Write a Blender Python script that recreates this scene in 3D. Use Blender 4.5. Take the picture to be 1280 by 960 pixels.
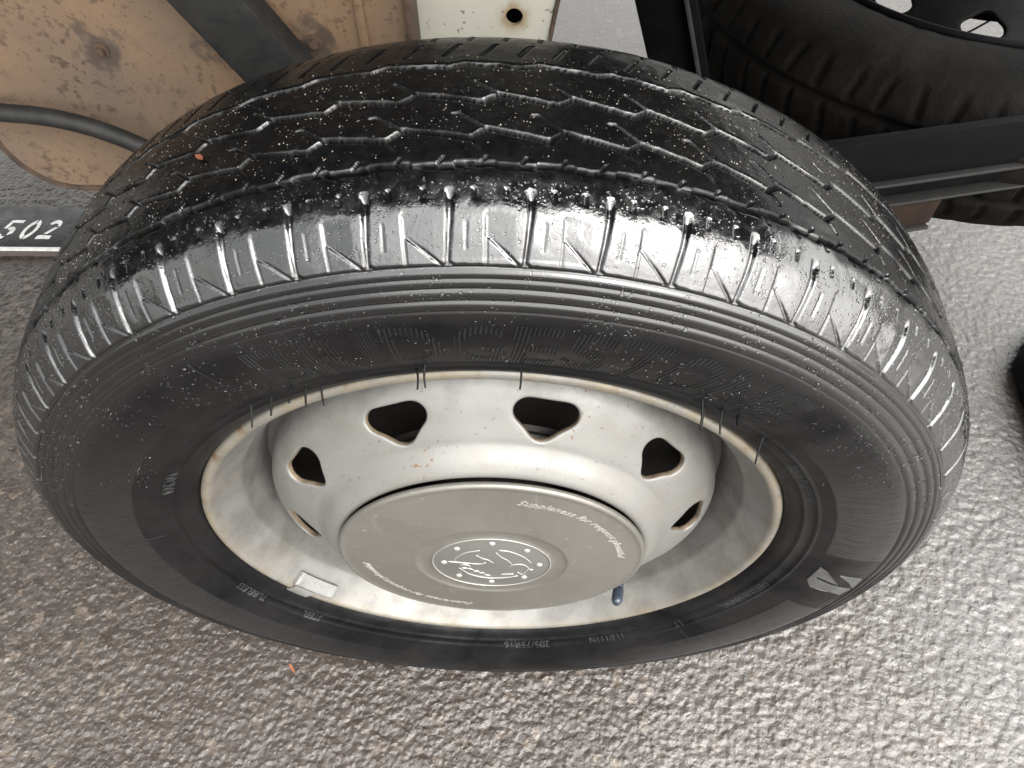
import bpy, bmesh, math, random
import numpy as np
from mathutils import Vector, Matrix

for o in list(bpy.data.objects):
    bpy.data.objects.remove(o)
scene = bpy.context.scene
COL = scene.collection
R = math.radians
rng = np.random.default_rng(7)
random.seed(7)
GZ = -0.340                      # height of the asphalt; wheel centre is the origin

# ------------------------------------------------------------------ camera
cd = bpy.data.cameras.new("camera"); cam = bpy.data.objects.new("camera", cd); COL.objects.link(cam)
cam.location = (0.0226, -0.2401, 0.5348)
cam.rotation_euler = (0.6361, 0.0057, 0.0167)
cd.sensor_width = 36.0
cd.lens = 36.0 * 900.0 / 1280.0
cd.clip_start = 0.01; cd.clip_end = 500
scene.camera = cam

# ------------------------------------------------------------------ overcast sky + soft sun
SUN_EL, SUN_AZ = 54.0, 44.0      # elevation, azimuth measured from +X towards -Y (degrees)
w = bpy.data.worlds.new("World"); scene.world = w; w.use_nodes = True
wn = w.node_tree; wn.nodes.clear()
sky = wn.nodes.new("ShaderNodeTexSky"); sky.sky_type = 'NISHITA'; sky.sun_disc = False
sky.sun_elevation = R(SUN_EL); sky.sun_rotation = R(90 + SUN_AZ)
sky.air_density = 3.0; sky.dust_density = 6.0; sky.ozone_density = 1.0
hs = wn.nodes.new("ShaderNodeHueSaturation"); hs.inputs["Saturation"].default_value = 0.12
bg = wn.nodes.new("ShaderNodeBackground"); bg.inputs["Strength"].default_value = 0.15
wo = wn.nodes.new("ShaderNodeOutputWorld")
wn.links.new(sky.outputs[0], hs.inputs["Color"]); wn.links.new(hs.outputs[0], bg.inputs["Color"])
wn.links.new(bg.outputs[0], wo.inputs["Surface"])
sd = bpy.data.lights.new("sun", 'SUN'); sd.energy = 1.5; sd.angle = R(112); sd.color = (1.0, 0.98, 0.95)
sun = bpy.data.objects.new("sun", sd); COL.objects.link(sun)
sv = Vector((math.cos(R(SUN_EL)) * math.cos(R(SUN_AZ)), -math.cos(R(SUN_EL)) * math.sin(R(SUN_AZ)), math.sin(R(SUN_EL))))
sun.rotation_euler = sv.to_track_quat('Z', 'Y').to_euler()
vs = scene.view_settings
vs.view_transform = 'Standard'; vs.look = 'None'; vs.gamma = 1.0; vs.exposure = 1.95; vs.use_curve_mapping = False

# ------------------------------------------------------------------ material helpers
class NT:
    def __init__(s, name):
        s.m = bpy.data.materials.new(name); s.m.use_nodes = True
        s.t = s.m.node_tree; s.b = s.t.nodes["Principled BSDF"]
        s.co = s.n("ShaderNodeTexCoord").outputs["Object"]
    def n(s, k, **kw):
        x = s.t.nodes.new(k)
        for a, v in kw.items(): setattr(x, a, v)
        return x
    def l(s, a, b): s.t.links.new(a, b)
    def set(s, **kw):
        for k, v in kw.items():
            i = s.b.inputs[k.replace('_', ' ')]
            if isinstance(v, bpy.types.NodeSocket): s.l(v, i)
            else: i.default_value = v
        return s
    def noise(s, scale, detail=3, rough=.55, co=None, dist=0, out=0):
        x = s.n("ShaderNodeTexNoise"); x.inputs["Scale"].default_value = scale; x.inputs["Detail"].default_value = detail
        x.inputs["Roughness"].default_value = rough; x.inputs["Distortion"].default_value = dist
        s.l(co or s.co, x.inputs["Vector"]); return x.outputs[out]
    def voro(s, scale, co=None, feature='F1', rnd=1.0):
        x = s.n("ShaderNodeTexVoronoi", feature=feature); x.inputs["Scale"].default_value = scale; x.inputs["Randomness"].default_value = rnd
        s.l(co or s.co, x.inputs["Vector"]); return x.outputs["Distance"]
    def ramp(s, f, pts):
        x = s.n("ShaderNodeValToRGB"); cr = x.color_ramp
        while len(cr.elements) < len(pts): cr.elements.new(.5)
        for e, (p, c) in zip(cr.elements, pts):
            e.position = p; e.color = (c, c, c, 1) if isinstance(c, (int, float)) else (*c, 1)
        s.l(f, x.inputs[0]); return x.outputs[0]
    def mix(s, f, a, b, mode='MIX'):
        x = s.n("ShaderNodeMix", data_type='RGBA', blend_type=mode)
        for i, v in ((x.inputs[0], f), (x.inputs[6], a), (x.inputs[7], b)):
            if isinstance(v, bpy.types.NodeSocket): s.l(v, i)
            elif isinstance(v, (int, float)): i.default_value = v
            else: i.default_value = (*v, 1)
        return x.outputs[2]
    def math(s, op, a, b=0.0):
        x = s.n("ShaderNodeMath", operation=op)
        for i, v in ((x.inputs[0], a), (x.inputs[1], b)):
            if isinstance(v, bpy.types.NodeSocket): s.l(v, i)
            else: i.default_value = v
        return x.outputs[0]
    def maprange(s, f, a, b, c, d):
        x = s.n("ShaderNodeMapRange"); s.l(f, x.inputs[0])
        for i, v in zip((1, 2, 3, 4), (a, b, c, d)): x.inputs[i].default_value = v
        return x.outputs[0]
    def mapping(s, scale=(1, 1, 1), rot=(0, 0, 0), loc=(0, 0, 0)):
        x = s.n("ShaderNodeMapping"); x.inputs["Scale"].default_value = scale; x.inputs["Rotation"].default_value = rot; x.inputs["Location"].default_value = loc
        s.l(s.co, x.inputs[0]); return x.outputs[0]
    def xyz(s):
        x = s.n("ShaderNodeSeparateXYZ"); s.l(s.co, x.inputs[0]); return x.outputs
    def bump(s, h, strength, dist, prev=None):
        x = s.n("ShaderNodeBump")
        if isinstance(strength, bpy.types.NodeSocket): s.l(strength, x.inputs["Strength"])
        else: x.inputs["Strength"].default_value = strength
        x.inputs["Distance"].default_value = dist
        s.l(h, x.inputs["Height"])
        if prev is not None: s.l(prev, x.inputs["Normal"])
        return x.outputs[0]

def polar(m):
    """object-space angle (turns) and radius about the wheel axis"""
    X = m.xyz()
    ang = m.math('ARCTAN2', X[2], X[0])
    rad = m.math('SQRT', m.math('ADD', m.math('MULTIPLY', X[0], X[0]), m.math('MULTIPLY', X[2], X[2])))
    cmb = m.n("ShaderNodeCombineXYZ"); m.l(ang, cmb.inputs[0]); m.l(rad, cmb.inputs[1]); m.l(X[1], cmb.inputs[2])
    return cmb.outputs[0], ang, rad

# --- rubber
def rubber(name, col, r0, r1, bumpd=.00025, streak=0.0, wetspec=.5):
    m = NT(name)
    n1 = m.noise(9, 4); n2 = m.noise(55, 5, .65)
    c = m.mix(m.ramp(n2, [(.35, 0.), (.7, 1.)]), col, tuple(x * 1.7 + .004 for x in col))
    c = m.mix(m.ramp(n1, [(.55, 0.), (.75, .3)]), c, tuple(x * 2.2 for x in col))
    rg = m.math('ADD', m.maprange(n1, .3, .7, r0, r1), m.maprange(n2, .3, .7, -.07, .07))
    b = m.bump(m.noise(700, 3, .6), .35, bumpd)
    if streak:
        pc, ang, rad = polar(m)
        mp = m.n("ShaderNodeMapping"); mp.inputs["Scale"].default_value = (90, 9, 1); m.l(pc, mp.inputs[0])
        st = m.noise(3.0, 4, .6, co=mp.outputs[0])
        b = m.bump(st, .5, streak, b)
        rg = m.math('ADD', rg, m.maprange(st, .35, .65, -.08, .1))
    m.set(Base_Color=c, Roughness=rg, Normal=b); m.b.inputs["Specular IOR Level"].default_value = wetspec
    return m.m
M = {}
def attr(m, name): return m.n("ShaderNodeAttribute", attribute_name=name).outputs["Fac"]
def lerp(m, f, a, b): return m.math('ADD', m.math('MULTIPLY', f, b - a) if not isinstance(a, bpy.types.NodeSocket) else m.math('MULTIPLY', f, m.math('SUBTRACT', b, a)), a)
# tread: matte ribs, a smooth water film on the shoulder ("film"), recess shade imitated by dropping gloss in the grooves ("groove")
m = NT('rubber_tread')
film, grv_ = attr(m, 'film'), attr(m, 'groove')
n1 = m.noise(40, 4, .6); n2 = m.noise(160, 4, .65); n3 = m.noise(620, 3, .6)
patch = m.math('MULTIPLY', film, m.ramp(m.math('ADD', n1, m.math('MULTIPLY', n2, .35)), [(.48, 1.), (.78, .25)]))
rg = lerp(m, patch, m.math('ADD', m.maprange(n2, .3, .7, .18, .32), 0.0), .085)
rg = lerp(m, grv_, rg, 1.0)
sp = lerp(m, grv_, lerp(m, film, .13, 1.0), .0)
c = m.mix(m.ramp(n2, [(.35, 0.), (.7, 1.)]), (.0022, .0022, .0024), (.0045, .0045, .0047))
c = m.mix(m.math('MULTIPLY', m.ramp(m.noise(24, 4), [(.5, 0.), (.7, .5)]), m.math('SUBTRACT', 1.0, film)), c, (.0065, .006, .0052))
b = m.bump(n3, .30, .00016); b = m.bump(n2, .30, .0006, b); b = m.bump(n1, .22, .0018, b)
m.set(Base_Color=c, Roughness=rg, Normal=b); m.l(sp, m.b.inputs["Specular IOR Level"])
M['tread'] = m.m
# sidewall: dull rubber, wetter towards the shoulder ("film"), smooth ribbed panels ("pad")
m = NT('rubber_sidewall')
film, padm = attr(m, 'film'), attr(m, 'pad')
pc, ang, rad = polar(m)
mp = m.n("ShaderNodeMapping"); mp.inputs["Scale"].default_value = (90, 12, 1); m.l(pc, mp.inputs[0])
stk = m.noise(3.0, 4, .65, co=mp.outputs[0])
n1 = m.noise(16, 4); n2 = m.noise(80, 5, .65)
pk = m.math('MULTIPLY', padm, m.ramp(stk, [(.30, .35), (.62, 1.)]))
rg = m.math('ADD', m.maprange(n1, .3, .7, .34, .50), m.maprange(n2, .3, .7, -.06, .06))
rg = lerp(m, film, rg, .16); rg = lerp(m, pk, rg, .25)
sp = lerp(m, pk, lerp(m, film, m.maprange(m.noise(9, 5, .65, dist=.8), .35, .65, .06, .30), .70), .48)
c = m.mix(m.ramp(n2, [(.35, 0.), (.7, 1.)]), (.0024, .0024, .0026), (.0046, .0046, .0049))
c = m.mix(m.ramp(n1, [(.5, 0.), (.75, .35)]), c, (.0085, .0080, .0073))
c = m.mix(pk, c, (.0068, .0068, .0070))
b = m.bump(m.noise(700, 3, .6), .30, .0002); b = m.bump(m.math('MULTIPLY', stk, padm), .35, .0006, b)
m.set(Base_Color=c, Roughness=rg, Normal=b); m.l(sp, m.b.inputs["Specular IOR Level"])
M['side'] = m.m
M['letter'] = rubber('rubber_letter', (.0040, .0040, .0042), .34, .46, .0001, 0, .28)
M['mark'] = rubber('rubber_mark', (.012, .012, .012), .42, .55, .0001, 0, .3)
M['logo'] = rubber('rubber_logo', (.034, .034, .034), .35, .5, .0001, .0004, .5)
M['hair'] = rubber('rubber_hair', (.004, .004, .004), .5, .6, .0001, 0, .12)
M['oldtyre'] = (lambda m: m.set(Base_Color=m.mix(m.ramp(m.noise(14, 5, .6), [(.35, 0.), (.65, 1.)]), (.0018, .0017, .0016), (.0075, .0064, .0055)),
        Roughness=.85, Specular_IOR_Level=.08, Normal=m.bump(m.noise(120, 5, .65), .6, .003)).m)(NT('old_rubber'))

# --- silver painted steel of the rim
def silver(name, col=(.168, .165, .156), metal=.35, rough=.46, stain=(.20, .175, .125), rust=.0):
    m = NT(name)
    pc, ang, rad = polar(m)
    n1 = m.noise(28, 5, .6); n2 = m.noise(130, 4, .6); n3 = m.noise(11, 4, .55, dist=.6)
    c = m.mix(m.ramp(n3, [(.35, 0.), (.7, .8)]), col, tuple(x * .76 for x in col))
    c = m.mix(m.ramp(n1, [(.52, 0.), (.78, .55)]), c, stain)
    sp = m.ramp(m.math('MULTIPLY', m.ramp(m.noise(170, 3, .6), [(.62, 0.), (.70, 1.)]), m.ramp(m.noise(17, 3), [(.50, 0.), (.64, 1.)])), [(.3, 0.), (.7, .85)])
    c = m.mix(sp, c, (.12, .065, .03))
    dk = m.ramp(m.noise(330, 2, .5), [(.67, 0.), (.72, .6)])
    c = m.mix(dk, c, (.07, .06, .045))
    gm = m.math('MULTIPLY', m.maprange(rad, .150, .176, 0., 1.), m.ramp(m.noise(30, 5, .65), [(.42, 0.), (.68, .75)]))
    c = m.mix(gm, c, (.085, .082, .076))
    if rust:                                          # flange edge: yellow-brown seepage stain
        e = m.maprange(rad, .2095, .2165, 0., rust)
        c = m.mix(m.math('MULTIPLY', e, m.ramp(m.noise(34, 4, .6), [(.34, .12), (.62, 1.)])), c, (.20, .145, .06))
        e2 = m.maprange(rad, .2150, .2200, 0., 1.)
        c = m.mix(m.math('MULTIPLY', e2, m.ramp(m.noise(60, 3, .6), [(.57, 0.), (.67, .8)])), c, (.10, .05, .018))
    m.set(Base_Color=c, Metallic=metal, Roughness=m.maprange(n1, .3, .7, rough - .08, rough + .12), Normal=m.bump(n2, .12, .0008))
    m.b.inputs["Specular IOR Level"].default_value = .5
    return m.m
M['rim'] = silver('silver_rim', rust=.38)
M['disc'] = silver('silver_disc', (.172, .169, .160), .35, .48, (.142, .130, .100))
M['weight'] = silver('silver_weight', (.20, .20, .195), .3, .4)
m = NT('rusty_edge')
M['rust'] = m.set(Base_Color=m.mix(m.ramp(m.noise(90, 4), [(.35, 0.), (.65, 1.)]), (.15, .115, .075), (.06, .040, .024)), Roughness=.75).m
m = NT('cap_metal')
mp = m.mapping((4, 4, 160)); br = m.noise(6, 4, .6, co=mp); cl = m.noise(22, 4, .6)
cc = m.mix(m.ramp(cl, [(.4, 0.), (.75, .5)]), (.160, .152, .135), (.136, .129, .114))
cc = m.mix(m.ramp(br, [(.45, 0.), (.8, .35)]), cc, (.20, .196, .185))
cc = m.mix(m.ramp(m.noise(7, 5, .65, dist=.7), [(.40, 0.), (.66, .55)]), cc, (.098, .094, .084))
cc = m.mix(m.ramp(m.noise(2.6, 6, .75, co=m.mapping((60, 4, 9), (0, .5, 0))), [(.60, 0.), (.68, .5)]), cc, (.20, .197, .188))
cc = m.mix(m.ramp(m.noise(170, 2), [(.70, 0.), (.74, .8)]), cc, (.27, .265, .255))
M['cap'] = m.set(Base_Color=cc, Metallic=.55, Roughness=m.maprange(br, .3, .7, .36, .48), Normal=m.bump(br, .06, .0004)).m
m = NT('cap_relief'); M['relief'] = m.set(Base_Color=(.28, .275, .26, 1), Metallic=.4, Roughness=.3).m
m = NT('cap_emblem'); M['emblem'] = m.set(Base_Color=m.mix(m.noise(60, 3), (.135, .133, .125), (.155, .151, .143)), Metallic=.5, Roughness=.38).m
m = NT('dark_iron'); M['iron'] = m.set(Base_Color=m.mix(m.noise(40, 4), (.010, .0095, .009), (.026, .022, .019)), Metallic=.2, Roughness=.6, Normal=m.bump(m.noise(90, 4), .5, .002)).m
m = NT('valve_plastic'); M['valve'] = m.set(Base_Color=(.018, .024, .034, 1), Roughness=.3).m
m = NT('water'); M['water'] = m.set(Base_Color=(1, 1, 1, 1), Roughness=0.0, IOR=1.33, Transmission_Weight=1.0).m
m = NT('sand_grit'); M['grit'] = m.set(Base_Color=m.mix(m.ramp(m.noise(220, 1), [(.4, 0.), (.6, 1.)]), (.075, .060, .042), (.20, .17, .14)), Roughness=.55).m
m = NT('leaf_red'); M['leaf'] = m.set(Base_Color=m.mix(m.noise(300, 2), (.16, .045, .025), (.24, .10, .05)), Roughness=.5).m
m = NT('leaf_tan'); M['leaf2'] = m.set(Base_Color=m.mix(m.noise(300, 2), (.45, .26, .09), (.6, .42, .2)), Roughness=.5).m

# --- vehicle panels
m = NT('tan_paint')
b0 = m.noise(7, 5, .6)
c = m.mix(m.ramp(b0, [(.35, 0.), (.7, 1.)]), (.190, .122, .073), (.150, .097, .060))
c = m.mix(m.ramp(m.noise(3.2, 4, .6), [(.40, 0.), (.58, .8)]), c, (.088, .069, .054))
sp = m.math('MULTIPLY', m.ramp(m.noise(120, 3, .6), [(.55, 0.), (.63, 1.)]), m.ramp(m.noise(14, 3), [(.40, .15), (.60, 1.)]))
c = m.mix(m.math('MULTIPLY', sp, .85), c, (.05, .033, .025))
c = m.mix(m.ramp(m.noise(260, 2), [(.64, 0.), (.70, .7)]), c, (.06, .04, .03))
for (bx_, bz_) in ((-.309, .239), (-.214, .243), (-.140, .246)):
    v = m.n("ShaderNodeVectorMath", operation='DISTANCE'); m.l(m.co, v.inputs[0]); v.inputs[1].default_value = (bx_, .298, bz_)
    d = m.math('ADD', v.outputs["Value"], m.maprange(m.noise(70, 4, .6), .3, .7, -.012, .012))
    c = m.mix(m.ramp(d, [(.010, .8), (.020, 0.)]), c, (.042, .034, .030))
M['tan'] = m.set(Base_Color=c, Roughness=m.maprange(b0, .3, .7, .4, .6), Normal=m.bump(m.noise(60, 5, .6), .2, .002)).m
m = NT('rust_brown'); M['rustbrown'] = m.set(Base_Color=m.mix(m.ramp(m.noise(45, 5, .65), [(.35, 0.), (.68, 1.)]), (.085, .052, .032), (.026, .017, .013)), Roughness=.8, Normal=m.bump(m.noise(120, 4), .4, .001)).m
m = NT('rust_dark'); M['rustdark'] = m.set(Base_Color=m.mix(m.ramp(m.noise(45, 5, .65), [(.35, 0.), (.68, 1.)]), (.020, .011, .008), (.008, .006, .005)), Roughness=.85, Specular_IOR_Level=.1).m
m = NT('cream_paint')
v = m.n("ShaderNodeVectorMath", operation='DISTANCE'); m.l(m.co, v.inputs[0]); v.inputs[1].default_value = (.0135, .318, .256)
c = m.mix(m.ramp(m.noise(14, 4), [(.45, 0.), (.75, .5)]), (.40, .39, .335), (.34, .32, .26))
c = m.mix(m.ramp(m.math('ADD', v.outputs["Value"], m.maprange(m.noise(150, 3), .3, .7, -.002, .002)), [(.0085, .75), (.0130, 0.)]), c, (.22, .15, .07))
c = m.mix(m.ramp(m.noise(190, 2), [(.69, 0.), (.72, .8)]), c, (.1, .07, .04))
M['cream'] = m.set(Base_Color=c, Roughness=.4).m
m = NT('black_paint'); n1 = m.noise(30, 5, .6)
c = m.mix(m.ramp(n1, [(.5, 0.), (.75, .6)]), (.0018, .0018, .002), (.006, .0055, .005))
m.b.inputs['Specular IOR Level'].default_value = .06
M['black'] = m.set(Base_Color=c, Roughness=m.maprange(n1, .3, .7, .45, .75), Normal=m.bump(m.noise(80, 4), .2, .001)).m
m = NT('grey_black'); n1 = m.noise(60, 5, .65)
c = m.mix(m.ramp(n1, [(.4, 0.), (.7, 1.)]), (.004, .004, .004), (.015, .0145, .014))
M['strap'] = m.set(Base_Color=c, Roughness=.65, Normal=m.bump(m.noise(220, 4), .4, .001)).m
m = NT('worn_edge'); M['worn'] = m.set(Base_Color=m.mix(m.noise(80, 4), (.005, .005, .005), (.017, .0165, .016)), Metallic=.3, Roughness=.5).m
m = NT('bed_underside'); M['bed'] = m.set(Base_Color=m.mix(m.noise(6, 5), (.020, .019, .018), (.04, .036, .032)), Roughness=.75).m
m = NT('plate_black'); M['plate'] = m.set(Base_Color=m.mix(m.ramp(m.noise(50, 5, .65), [(.45, 0.), (.72, 1.)]), (.004, .0045, .0042), (.017, .018, .0165)), Roughness=m.maprange(m.noise(30, 3), .3, .7, .3, .55), Normal=m.bump(m.noise(170, 4), .5, .002)).m
m = NT('plate_white'); M['white'] = m.set(Base_Color=m.mix(m.ramp(m.noise(90, 4), [(.4, 0.), (.75, .8)]), (.55, .55, .54), (.35, .34, .33)), Roughness=.45).m
m = NT('plate_edge'); M['plateedge'] = m.set(Base_Color=m.mix(m.noise(60, 4), (.05, .04, .036), (.10, .085, .078)), Roughness=.45).m

# --- wet asphalt
m = NT('wet_asphalt')
vc = m.n("ShaderNodeTexVoronoi"); vc.inputs["Scale"].default_value = 105; m.l(m.co, vc.inputs["Vector"])
gs = m.n("ShaderNodeSeparateColor"); m.l(vc.outputs["Color"], gs.inputs[0])
c = m.mix(gs.outputs[0], (.025, .0188, .0150), (.052, .0432, .0375))
c = m.mix(m.ramp(gs.outputs[1], [(.93, 0.), (.96, .5)]), c, (.13, .10, .074))
c = m.mix(m.ramp(m.noise(2.3, 4), [(.4, 0.), (.68, .6)]), c, (.026, .0182, .0138))
c = m.mix(m.ramp(m.noise(480, 3, .6), [(.5, 0.), (.72, .7)]), c, (.020, .017, .015))
rg = m.math('ADD', m.maprange(m.noise(14, 4), .3, .7, .15, .30), m.maprange(m.noise(380, 2), .3, .7, -.05, .09))
Xg = m.xyz()
wet = m.maprange(m.math('ADD', m.math('ADD', m.math('MULTIPLY', Xg[0], .9), m.math('MULTIPLY', Xg[1], .5)), m.maprange(m.noise(3.0, 4, .6), .3, .7, -.22, .22)), -.15, .65, 0., 1.)  # graded mask that brightens the ground rightwards and back, imitating sky sheen
b = m.bump(m.noise(520, 4, .65), .55, .0012)
wv = m.n('ShaderNodeVectorMath', operation='ADD'); m.l(m.co, wv.inputs[0]); ns = m.n('ShaderNodeVectorMath', operation='SCALE'); m.l(m.noise(120, 2, out=1), ns.inputs[0]); ns.inputs['Scale'].default_value = .006; m.l(ns.outputs[0], wv.inputs[1])
b = m.bump(m.math('SUBTRACT', 1.0, m.voro(165, wv.outputs[0], 'SMOOTH_F1')), m.maprange(wet, 0., 1., .80, .38), .0030, b)
b = m.bump(m.noise(300, 3, .6, dist=.3), .35, .0012, b)
rg = m.math('ADD', rg, m.maprange(wet, 0., 1., .10, -.05))
c = m.mix(wet, c, m.mix(.5, c, (.050, .048, .046)))  # sky sheen put into the colour: paler grey towards the right
M['asphalt'] = m.set(Base_Color=c, Roughness=rg, Normal=b).m
m.l(m.maprange(wet, 0., 1., .60, .85), m.b.inputs["Specular IOR Level"])

# ------------------------------------------------------------------ mesh helpers
def link(name, me, mat, parent=None, mats=None):
    o = bpy.data.objects.new(name, me); COL.objects.link(o)
    if mat is not None and not me.materials: me.materials.append(mat)
    if parent is not None: o.parent = parent
    return o
def tag(o, label, cat=None, group=None, kind=None):
    if label: o["label"] = label
    if cat: o["category"] = cat
    if group: o["group"] = group
    if kind: o["kind"] = kind
    return o
def empty(name, loc=(0, 0, 0)):
    o = bpy.data.objects.new(name, None); o.location = loc; o.empty_display_size = .05; COL.objects.link(o); return o
def np_mesh(name, V, Q, smooth=True):
    V = np.asarray(V, np.float32).reshape(-1, 3); Q = np.asarray(Q, np.int32); k = Q.shape[1]
    me = bpy.data.meshes.new(name); me.vertices.add(len(V)); me.vertices.foreach_set("co", V.ravel())
    me.loops.add(Q.size); me.loops.foreach_set("vertex_index", Q.ravel())
    me.polygons.add(len(Q)); me.polygons.foreach_set("loop_start", np.arange(0, Q.size, k, dtype=np.int32))
    me.polygons.foreach_set("use_smooth", np.full(len(Q), smooth)); me.update(calc_edges=True); me.validate(); return me
def grid_faces(nu, nv, close_u=False):
    iu = np.arange(nu if close_u else nu - 1); iv = np.arange(nv - 1)
    A, B = np.meshgrid(iu, iv, indexing='ij'); A2 = (A + 1) % nu
    return np.stack([A * nv + B, A2 * nv + B, A2 * nv + B + 1, A * nv + B + 1], -1).reshape(-1, 4)
def W(th, r, o):
    """wheel coords -> world: theta (rad, 0=+X, 90=up), radius, outward offset"""
    return np.stack([r * np.cos(th), -o + 0 * th, r * np.sin(th)], -1)
def catmull(P, n):
    P = np.asarray(P, float); d = np.r_[0, np.cumsum(np.hypot(*np.diff(P, axis=0).T))]
    Pe = np.vstack([2 * P[0] - P[1], P, 2 * P[-1] - P[-2]]); out = []
    s = np.linspace(0, d[-1], n) if np.isscalar(n) else np.asarray(n)
    i = np.clip(np.searchsorted(d, s, 'right') - 1, 0, len(P) - 2); t = ((s - d[i]) / (d[i + 1] - d[i]))[:, None]
    p0, p1, p2, p3 = Pe[i], Pe[i + 1], Pe[i + 2], Pe[i + 3]
    return .5 * (2 * p1 + (p2 - p0) * t + (2 * p0 - 5 * p1 + 4 * p2 - p3) * t * t + (3 * p1 - p0 - 3 * p2 + p3) * t ** 3), s
def lathe(name, prof, n=256, smooth=True, sharp=None):
    prof = np.asarray(prof, float); th = np.linspace(0, 2 * np.pi, n, endpoint=False)
    T, I = np.meshgrid(th, np.arange(len(prof)), indexing='ij')
    V = W(T, prof[I, 0], prof[I, 1]); me = np_mesh(name, V, grid_faces(n, len(prof), True), smooth)
    if sharp: me.set_sharp_from_angle(angle=R(sharp))
    return me
def bm_mesh(name, bm, smooth=False, angle=None):
    me = bpy.data.meshes.new(name); bm.normal_update(); bm.to_mesh(me); bm.free()
    if smooth:
        me.polygons.foreach_set("use_smooth", [True] * len(me.polygons))
        if angle: me.set_sharp_from_angle(angle=R(angle))
    return me
def add_box(bm, c, s, M4=None, bevel=0.0, seg=2):
    r = bmesh.ops.create_cube(bm, size=1.0); vs_ = r["verts"]
    mt = Matrix.Translation(c) @ (M4.to_4x4() if M4 is not None else Matrix.Identity(4)) @ Matrix.Diagonal((*s, 1))
    bmesh.ops.transform(bm, matrix=mt, verts=vs_)
    if bevel:
        es = list({e for v in vs_ for e in v.link_edges}); bmesh.ops.bevel(bm, geom=es, offset=bevel, segments=seg, affect='EDGES', clamp_overlap=True, profile=.6)
def box_obj(name, c, s, mat, parent, M4=None, bevel=.002):
    bm = bmesh.new(); add_box(bm, c, s, M4, bevel); return link(name, bm_mesh(name, bm, True, 40), mat, parent)
def tube_arrays(pts, rad, n=8, taper=None):
    P = np.asarray(pts, float); m_ = len(P); T = np.gradient(P, axis=0); T /= np.linalg.norm(T, axis=1)[:, None] + 1e-12
    up = np.array([.31, .52, .79]); V = []
    for i in range(m_):
        a = np.cross(T[i], up); a /= np.linalg.norm(a); b_ = np.cross(T[i], a); ph = np.linspace(0, 2 * np.pi, n, endpoint=False)
        rr = rad * (1 if taper is None else taper[i]); V.append(P[i] + rr * (np.cos(ph)[:, None] * a + np.sin(ph)[:, None] * b_))
    V = np.array(V); iu = np.arange(m_ - 1); iv = np.arange(n); A, B = np.meshgrid(iu, iv, indexing='ij'); B2 = (B + 1) % n
    Q = np.stack([A * n + B, A * n + B2, (A + 1) * n + B2, (A + 1) * n + B], -1).reshape(-1, 4)
    c0 = len(V.reshape(-1, 3)); VV = np.vstack([V.reshape(-1, 3), P[:1], P[-1:]])
    q1 = np.stack([np.full(n, c0), (iv + 1) % n, iv, np.full(n, c0)], -1)
    caps = [[c0, (k + 1) % n, k] for k in range(n)] + [[c0 + 1, (m_ - 1) * n + k, (m_ - 1) * n + (k + 1) % n] for k in range(n)]
    return VV, Q, caps
def tube_obj(name, paths, rad, mat, parent=None, n=8, taper=None):
    Vs, Fs, k = [], [], 0
    for p_ in paths:
        V, Q, C = tube_arrays(p_, rad, n, taper); Vs.append(V); Fs += [[x + k for x in f] for f in Q.tolist()] + [[x + k for x in f] for f in C]; k += len(V)
    me = bpy.data.meshes.new(name); me.from_pydata(np.vstack(Vs).tolist(), [], Fs); me.polygons.foreach_set("use_smooth", [True] * len(me.polygons)); me.update()
    return link(name, me, mat, parent)
def smooth01(x): x = np.clip(x, 0, 1); return x * x * (3 - 2 * x)
def groove(d, width, soft): return smooth01((width / 2 + soft / 2 - np.abs(d)) / soft)
def cut(d, width, depth): return np.maximum(depth * groove(d, width, .0008), .00070 * groove(d, width + .0020, .0016))
def seg_dist(U, V_, a, b):
    ax, ay = a; bx, by = b; dx, dy = bx - ax, by - ay; L = dx * dx + dy * dy
    t = np.clip(((U - ax) * dx + (V_ - ay) * dy) / L, 0, 1); return np.hypot(U - ax - t * dx, V_ - ay - t * dy)
def vnoise(U, V_, seed, cell):
    """smooth value noise on two coordinate arrays"""
    g = np.random.default_rng(seed).random((512, 512)); x = U / cell; y = V_ / cell
    i = np.floor(x).astype(int); j = np.floor(y).astype(int); fx = smooth01(x - i); fy = smooth01(y - j)
    G_ = lambda a, b: g[a % 512, b % 512]
    return (G_(i, j) * (1 - fx) + G_(i + 1, j) * fx) * (1 - fy) + (G_(i, j + 1) * (1 - fx) + G_(i + 1, j + 1) * fx) * fy
def text_mesh(body, shear=0.0, bold=0.0):
    """filled flat text: vertices (n,2) in em units and triangles"""
    cu = bpy.data.curves.new("lettering_curve", 'FONT'); cu.body = body; cu.shear = shear; cu.offset = bold; cu.resolution_u = 4; cu.fill_mode = 'FRONT'
    ob = bpy.data.objects.new("lettering_tmp", cu); COL.objects.link(ob)
    dg = bpy.context.evaluated_depsgraph_get(); me = bpy.data.meshes.new_from_object(ob.evaluated_get(dg))
    V = np.array([v.co[:2] for v in me.vertices]); F = [list(p.vertices) for p in me.polygons]
    cnt = {}
    for f in F:
        for a, b in zip(f, f[1:] + f[:1]): cnt[tuple(sorted((a, b)))] = cnt.get(tuple(sorted((a, b))), 0) + 1
    E = [e for e, k in cnt.items() if k == 1]
    bpy.data.objects.remove(ob); bpy.data.curves.remove(cu); bpy.data.meshes.remove(me)
    return V, F, E

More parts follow.
